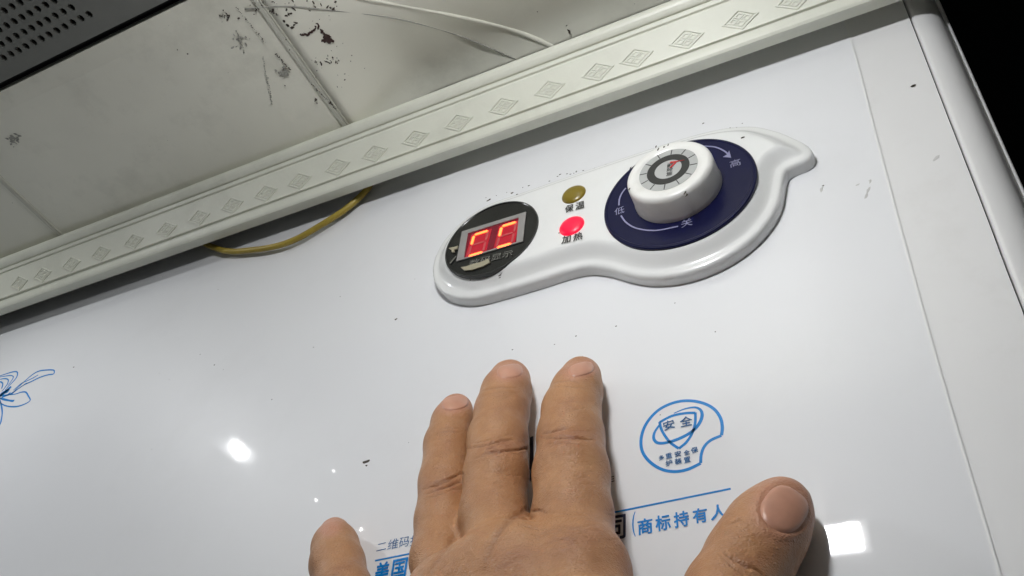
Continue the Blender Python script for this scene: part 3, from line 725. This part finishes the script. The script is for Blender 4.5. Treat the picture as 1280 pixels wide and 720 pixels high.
for p in ((1085, 238, .0035, 3.2, 1.2), (1088, 226, .003, 2.5, 1.3), (1027, 236, .003, 3, 1.2), (1171, 197, .003, 2.6, .7), (1072, 231, .0022, 2, .2), (1082, 246, .003, 2.6, 1.1)): spk(*p[:3], -.0016 if p[0] > 1100 else 0, *p[3:])
V, F = join_vf(fl); tag(mesh('scuff_marks', V, F, MT['scuff']), 'pale grey scuff marks beside the control panel tab', 'stain', kind='stuff')

# ================================================================ LAMPS THE PANEL MIRRORS
lamp = empty('ceiling_lamp', 'bright rectangular lamp hung from the ceiling behind the viewer', 'lamp')
V, F = box_vf((-.385, 1.205, 1.245), (-.190, 1.277, 1.255)); mesh('diffuser', V, F, MT['lamp'], lamp)
V, F = box_vf((-.405, 1.19, 1.257), (-.170, 1.292, 1.31)); mesh('lamp_housing', V, F, MT['side'], lamp)
V, F = box_vf((-.29, 1.28, 1.27), (-.27, CZ+.01, 1.29)); mesh('lamp_stem', V, F, MT['side'], lamp)
sp_c = (-2.17, .86)
spot = empty('spot_lamp', 'small round spot lamp set in the ceiling at far left', 'lamp')
def mirrored(px):                              # where on the ceiling a highlight at this picture point comes from
    q = on_plane([px])[0]; d = rays([px])[0]*np.array([1, 1, -1]); x = q+d*((CZ-.015-q[1])/d[1]); return x[0], x[2]
def bulb(c, a, b):
    V = [(c[0], CZ-.020, c[1])]; prof = [(1.0, .012), (.75, .017)]
    for r, d in prof:
        for i in range(24):
            t = 2*math.pi*i/24; cs, sn = math.cos(t), math.sin(t); m = (abs(cs)+abs(sn))**.7
            V.append((c[0]+a*r*cs/m, CZ-d, c[1]+b*r*sn/m))
    F = [(1+i, 1+(i+1) % 24, 25+(i+1) % 24, 25+i) for i in range(24)]+[(25+i, 25+(i+1) % 24, 0) for i in range(24)]
    return V, F
ends = [mirrored(p) for p in ((297, 549), (300, 555), (303, 562), (301, 570), (297, 576), (292, 572), (289.5, 565), (292, 556))]
cu, cn = np.mean(ends, 0); ends = [(cu+(a-cu)*.64, cn+(b-cn)*.64) for a, b in ends]
V = [(a, CZ-.012, b) for a, b in ends]+[(cu, CZ-.016, cn)]; F = [(q, (q+1) % 8, 8) for q in range(8)]
mesh('bulb_lens', V, F, MT['spot'], spot)
V, F = box_vf((sp_c[0]-.06, CZ-.0115, sp_c[1]-.08), (sp_c[0]+.06, CZ-.006, sp_c[1]+.08)); mesh('lamp_plate', V, F, MT['side'], spot)

for px, a, b, lb in (((395, 626), .012, .010, 'tiny unseen bulb added for a highlight, farthest left of its trio'), ((451, 663), .012, .011, 'tiny unseen bulb added for a highlight, nearest to the bright rectangular lamp'), ((417, 590), .007, .007, 'smallest of the tiny bulbs added for highlights, between the other two')):
    c = mirrored(px)  # unseen bulb, added to make a small highlight on the panel
    o = empty('highlight_bulb', lb, 'lamp', group='tiny highlight bulbs')
    V, F = bulb(c, a*.62, b*.62); mesh('bulb_lens', V, F, MT['tiny'], o, smooth=True)
    V, F = box_vf((c[0]-.02, CZ-.0115, c[1]-.02), (c[0]+.02, CZ-.006, c[1]+.02)); mesh('lamp_plate', V, F, MT['side'], o)

# ================================================================ HAND
def jp(px, py, h, rpx):
    p = on_plane([(px, py)], h)[0]; d = project([p])[1][0]; return np.array([*p, rpx*d/FPX])
def chain(L): return [jp(*q) for q in L]
index = chain([(726.5, 470.5, .036, 26), (721, 489, .047, 31.5), (714, 513, .057, 36), (713.5, 545, .067, 41), (714, 593, .085, 47.5), (716, 645, .102, 50), (724, 718, .135, 51)])
middle = chain([(637.5, 475, .036, 26.5), (633, 491, .047, 31), (627.5, 514, .058, 33.5), (622, 550, .070, 37), (620, 593, .085, 40), (617, 645, .102, 42.5), (634, 724, .145, 48)])
ringf = chain([(570.5, 512.5, .036, 21.5), (566, 528, .043, 26), (560, 556, .053, 29.5), (555.5, 603, .068, 31.5), (552, 650, .082, 33), (550, 700, .10, 37), (566, 760, .14, 44)])
pinky = chain([(418.5, 664, .030, 18.5), (419, 683, .038, 28.5), (421.5, 705, .048, 33.5), (430, 740, .062, 35), (452, 790, .085, 37), (490, 860, .12, 42), (520, 930, .16, 48)])
thumb = chain([(979, 630, .040, 33), (970, 646, .044, 40), (955, 668, .050, 48), (935, 702, .064, 51), (912, 745, .09, 54), (880, 820, .16, 58), (830, 930, .21, 72)])
wr_a = np.array([-.36, .06, .28, .125]); wr_b = np.array([-.52, .05, .26, .125])
fa_a = np.array([-.36, -.55, .62, .165]); fa_b = np.array([-.47, -.55, .60, .165])
lo = np.array([-1.0, -.72, -.02]); hi = np.array([.08, .98, .84])
def rcone(P, a, b):
    pa, r1 = a[:3], a[3]; pb, r2 = b[:3], b[3]; ba = (pb-pa).astype(np.float32); l2 = float(ba @ ba); rr = r1-r2; a2 = l2-rr*rr; il2 = 1/l2
    pax, pay, paz = P[0]-np.float32(pa[0]), P[1]-np.float32(pa[1]), P[2]-np.float32(pa[2])
    y = pax*ba[0]+pay*ba[1]+paz*ba[2]; z = y-l2
    x2 = (pax*l2-ba[0]*y)**2+(pay*l2-ba[1]*y)**2+(paz*l2-ba[2]*y)**2
    y2 = y*y*l2; z2_ = z*z*l2; k = np.sign(rr)*rr*rr*x2
    c1 = np.sign(z)*a2*z2_ > k; c2 = np.sign(y)*a2*y2 < k
    return np.where(c1, np.sqrt(x2+z2_)*il2-r2, np.where(c2, np.sqrt(x2+y2)*il2-r1, (np.sqrt(x2*a2*il2)+y*rr)*il2-r1)).astype(np.float32)
def smin(a, b, k):
    h = np.clip(.5+.5*(b-a)/k, 0, 1); return b*(1-h)+a*h-k*h*(1-h)
def d_chain(P, ch, k=.012):
    d = None
    for a, b in zip(ch, ch[1:]):
        e = rcone(P, a, b); d = e if d is None else smin(d, e, k)
    return d
def hand_sdf(P):
    mk = [index[-1], middle[-1], ringf[-1], pinky[-1]]
    w = [wr_a, wr_a*.66+wr_b*.34, wr_a*.33+wr_b*.67, wr_b]
    palm = None
    for a, b in list(zip(mk, w))+list(zip(mk, mk[1:]))+[(wr_a, wr_b)]:
        e = rcone(P, a, b); palm = e if palm is None else smin(palm, e, .05)
    e = rcone(P, thumb[-1], wr_a); palm = smin(palm, e, .08)
    web = rcone(P, np.array([*((thumb[-1][:3]+index[-1][:3])/2), .03]), np.array([*((thumb[-1][:3]+wr_a[:3])/2), .09])); palm = smin(palm, web, .08)
    for a, b in ((wr_a, fa_a), (wr_b, fa_b)): palm = smin(palm, rcone(P, a, b), .09)
    d = None
    E_ = [smin(d_chain(P, ch), palm, .022) for ch in (index, middle, ringf, pinky)]
    d = np.minimum(np.minimum(E_[0], smin(E_[1], E_[2], .010)), E_[3])
    e = smin(d_chain(P, thumb, .02), palm, .06); d = np.minimum(d, e)
    return d
h_ = .0068
ax_ = [np.arange(lo[i], hi[i], h_, dtype=np.float32) for i in range(3)]
G = np.meshgrid(*ax_, indexing='ij')
Fh = hand_sdf(G)
Vh, Qh = surface_nets(Fh, lo, h_); Vh = relax(Vh, Qh, 2, .5)
del G, Fh
me = bpy.data.meshes.new('hand'); me.from_pydata([tuple(W(*v)) for v in Vh], [], Qh.tolist()); me.update()
bm = bmesh.new(); bm.from_mesh(me)
sel = [fc for fc in bm.faces if fc.calc_center_median().z > .32*U]   # refine what the picture shows
bmesh.ops.subdivide_edges(bm, edges=list({e for fc in sel for e in fc.edges}), cuts=2, use_grid_fill=True, smooth=0)
bmesh.ops.recalc_face_normals(bm, faces=bm.faces); bm.to_mesh(me); bm.free()
co = np.empty(len(me.vertices)*3, np.float64); me.vertices.foreach_get('co', co); co = co.reshape(-1, 3)
P3 = np.stack([co[:, 0], co[:, 2], -co[:, 1]], 1)/U
e = np.empty(len(me.edges)*2, np.int64); me.edges.foreach_get('vertices', e); e = e.reshape(-1, 2); e = np.concatenate([e, e[:, ::-1]])
for _ in range(3):
    s = np.zeros_like(P3); c = np.zeros(len(P3)); np.add.at(s, e[:, 0], P3[e[:, 1]]); np.add.at(c, e[:, 0], 1); P3 = P3+.5*(s/c[:, None]-P3)
# surface normals from the distance field
def grad(P):
    g = []
    for i in range(3):
        a = P.copy(); b = P.copy(); a[:, i] += .003; b[:, i] -= .003
        g.append(hand_sdf([a[:, 0].astype(np.float32), a[:, 1].astype(np.float32), a[:, 2].astype(np.float32)])-hand_sdf([b[:, 0].astype(np.float32), b[:, 1].astype(np.float32), b[:, 2].astype(np.float32)]))
    g = np.stack(g, 1); return g/(np.linalg.norm(g, axis=1)[:, None]+1e-9)
Nn = grad(P3)
pxy, dep = project(P3)
facing = ((np.array([0, 0, 1.0])-P3)*Nn).sum(1) > -.02
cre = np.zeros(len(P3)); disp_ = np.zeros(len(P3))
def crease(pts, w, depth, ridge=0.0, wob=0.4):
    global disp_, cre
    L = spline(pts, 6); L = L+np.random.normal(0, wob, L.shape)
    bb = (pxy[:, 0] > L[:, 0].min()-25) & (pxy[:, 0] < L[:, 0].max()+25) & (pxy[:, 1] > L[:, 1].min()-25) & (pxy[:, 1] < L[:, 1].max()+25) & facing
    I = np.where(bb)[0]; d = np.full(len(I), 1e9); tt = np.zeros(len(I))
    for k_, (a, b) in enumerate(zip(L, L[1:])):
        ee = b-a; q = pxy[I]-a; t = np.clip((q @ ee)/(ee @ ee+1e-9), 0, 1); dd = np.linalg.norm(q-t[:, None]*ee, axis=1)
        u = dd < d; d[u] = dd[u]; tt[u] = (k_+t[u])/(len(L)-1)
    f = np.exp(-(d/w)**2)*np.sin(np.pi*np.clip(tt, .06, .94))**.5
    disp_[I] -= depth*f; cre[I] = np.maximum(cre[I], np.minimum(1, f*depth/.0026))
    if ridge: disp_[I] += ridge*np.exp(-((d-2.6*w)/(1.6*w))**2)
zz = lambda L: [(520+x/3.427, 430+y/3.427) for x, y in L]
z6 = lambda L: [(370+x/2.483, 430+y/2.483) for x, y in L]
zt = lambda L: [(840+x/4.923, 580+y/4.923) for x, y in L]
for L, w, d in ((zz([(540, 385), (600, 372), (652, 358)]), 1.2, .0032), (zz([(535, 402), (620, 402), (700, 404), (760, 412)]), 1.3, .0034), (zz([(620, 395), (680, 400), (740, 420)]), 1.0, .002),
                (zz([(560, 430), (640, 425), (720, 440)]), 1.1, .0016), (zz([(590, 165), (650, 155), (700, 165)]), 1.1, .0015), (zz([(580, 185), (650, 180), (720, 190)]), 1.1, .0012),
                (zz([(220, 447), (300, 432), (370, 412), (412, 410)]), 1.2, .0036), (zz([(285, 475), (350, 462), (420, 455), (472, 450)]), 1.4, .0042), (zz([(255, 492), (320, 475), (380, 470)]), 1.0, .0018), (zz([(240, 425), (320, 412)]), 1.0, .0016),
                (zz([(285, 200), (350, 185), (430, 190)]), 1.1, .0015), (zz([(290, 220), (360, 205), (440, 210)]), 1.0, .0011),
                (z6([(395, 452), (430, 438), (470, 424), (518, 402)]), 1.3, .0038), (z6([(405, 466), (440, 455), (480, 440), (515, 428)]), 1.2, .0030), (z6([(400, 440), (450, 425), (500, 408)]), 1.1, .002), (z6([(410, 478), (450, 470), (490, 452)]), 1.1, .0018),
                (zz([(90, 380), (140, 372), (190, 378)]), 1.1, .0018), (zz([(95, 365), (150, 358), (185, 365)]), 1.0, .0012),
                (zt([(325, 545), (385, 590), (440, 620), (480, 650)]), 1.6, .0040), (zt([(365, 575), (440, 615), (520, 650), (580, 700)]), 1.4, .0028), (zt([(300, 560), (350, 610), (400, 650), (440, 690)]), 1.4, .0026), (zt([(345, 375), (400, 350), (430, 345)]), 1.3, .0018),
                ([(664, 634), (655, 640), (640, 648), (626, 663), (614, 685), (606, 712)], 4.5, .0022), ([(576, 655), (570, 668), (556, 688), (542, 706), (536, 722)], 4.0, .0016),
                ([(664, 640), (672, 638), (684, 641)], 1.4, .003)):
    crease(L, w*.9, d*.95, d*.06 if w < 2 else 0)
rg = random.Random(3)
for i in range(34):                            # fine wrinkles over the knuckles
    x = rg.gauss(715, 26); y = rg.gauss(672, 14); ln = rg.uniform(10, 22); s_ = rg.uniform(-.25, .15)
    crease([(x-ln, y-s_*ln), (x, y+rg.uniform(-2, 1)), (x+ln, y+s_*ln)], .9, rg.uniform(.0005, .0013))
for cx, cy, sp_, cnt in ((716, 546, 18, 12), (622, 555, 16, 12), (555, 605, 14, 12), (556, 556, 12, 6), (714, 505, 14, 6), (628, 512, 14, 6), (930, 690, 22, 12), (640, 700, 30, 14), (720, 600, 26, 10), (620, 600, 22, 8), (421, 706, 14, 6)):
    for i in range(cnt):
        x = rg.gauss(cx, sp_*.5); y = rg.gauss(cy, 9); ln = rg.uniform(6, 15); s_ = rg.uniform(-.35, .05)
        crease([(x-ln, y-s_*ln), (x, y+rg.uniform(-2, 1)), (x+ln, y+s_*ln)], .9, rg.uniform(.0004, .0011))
# knuckle puffs, tendon and flesh unevenness
def puff(cx, cy, sx, sy, a):
    global disp_
    disp_ += np.where(facing, a*np.exp(-((pxy[:, 0]-cx)/sx)**2-((pxy[:, 1]-cy)/sy)**2), 0)
for p in ((714, 560, 26, 13, .0025), (622, 575, 24, 12, .0025), (555, 618, 20, 10, .002), (725, 690, 34, 22, .005), (640, 706, 30, 20, .004), (672, 665, 14, 18, -.004)): puff(*p)
# fingertip tone and nail grooves
NAILS = dict(index=((726.5, 461.5), (17, 8.5), -.25), middle=((637.5, 464), (17, 9), -.1), ringf=((569, 503.5), (18, 9), -.12), pinky=((412, 658), (11, 9), -.5), thumb=((981, 636), (29.5, 28), 0.0))
tipw = np.zeros(len(P3)); knw = np.zeros(len(P3))
for cx, cy, sx, sy, a in ((714, 547, 34, 13, .7), (622, 558, 32, 13, .7), (556, 608, 26, 14, .75), (714, 504, 26, 8, .35), (628, 512, 26, 8, .35), (558, 556, 20, 8, .35), (722, 675, 32, 16, .6), (640, 700, 30, 18, .45), (935, 705, 36, 18, .5), (421, 712, 24, 10, .4)):
    knw = np.maximum(knw, np.where(facing, a*np.exp(-((pxy[:, 0]-cx)/sx)**2-((pxy[:, 1]-cy+.17*(pxy[:, 0]-cx))/sy)**2), 0))
nail_rot = dict(index=-15, middle=-8, ringf=-10, pinky=-28, thumb=35)
for nm, (c, r, _) in NAILS.items():
    a = math.radians(nail_rot[nm]); q = pxy-np.array(c); x = (q[:, 0]*math.cos(a)+q[:, 1]*math.sin(a))/r[0]; y = (-q[:, 0]*math.sin(a)+q[:, 1]*math.cos(a))/r[1]
    rho = np.hypot(x, y); tipw = np.maximum(tipw, np.where(facing, np.exp(-(rho/1.5)**4)*.8, 0))
    if nm == 'thumb': disp_ += np.where(facing, -.0012*np.exp(-((rho-1.0)/.09)**2)+.0012*np.exp(-((rho-1.25)/.16)**2), 0)
P3 = P3+Nn*disp_[:, None]
P3[:, 2] = np.maximum(P3[:, 2], .0012)          # the fingers press on the panel
me.vertices.foreach_set('co', np.stack([P3[:, 0], -P3[:, 2], P3[:, 1]], 1).ravel()*U); me.update()
for nm, arr in (('tip', tipw), ('crease', cre), ('knuckle', knw)):
    at_ = me.attributes.new(nm, 'FLOAT', 'POINT'); at_.data.foreach_set('value', arr.astype(np.float32))
hand = link('hand', me, MT['skin'], smooth=True)
tag(hand, 'bare left hand with spread fingers and thumb pressed flat on the white heater', 'hand')
# nails: plates lying on the hand's surface
def march(px):
    d = rays(px); d /= np.linalg.norm(d, axis=1)[:, None]; t = np.full(len(d), .5)
    for _ in range(90):
        X = np.array([0, 0, 1.0])+d*t[:, None]
        s = hand_sdf([X[:, i].astype(np.float32) for i in range(3)]); t += np.clip(s, -.05, .05)*.8
    return np.array([0, 0, 1.0])+d*t[:, None], np.abs(s)
def nail(nm, lift):
    c, r, _ = NAILS[nm]; a = math.radians(nail_rot[nm]); K, S_ = 9, 28; px = [c]; rho = [0]
    for j in range(1, K+1):
        for i in range(S_):
            t = 2*math.pi*i/S_; cx, sx = math.cos(t), math.sin(t); e = 2/2.7
            x = r[0]*j/K*abs(cx)**e*math.copysign(1, cx); y = r[1]*j/K*abs(sx)**e*math.copysign(1, sx)
            px.append((c[0]+x*math.cos(a)-y*math.sin(a), c[1]+x*math.sin(a)+y*math.cos(a))); rho.append(j/K)
    X, err = march(px); N_ = grad(X); rho = np.array(rho)
    X = X+N_*(lift*(1-rho**6)+.0007-.0022*(rho > .99))[:, None]
    F = [(0, 1+i, 1+(i+1) % S_) for i in range(S_)]
    for j in range(K-1):
        for i in range(S_): F.append((1+j*S_+i, 1+(j+1)*S_+i, 1+(j+1)*S_+(i+1) % S_, 1+j*S_+(i+1) % S_))
    if err.max() < .01: mesh('fingernail', X, F, MT['nail'], hand, smooth=True)
    else: print('nail off surface', nm, err.max())
for nm in NAILS: nail(nm, .0010 if nm == 'thumb' else .0005)
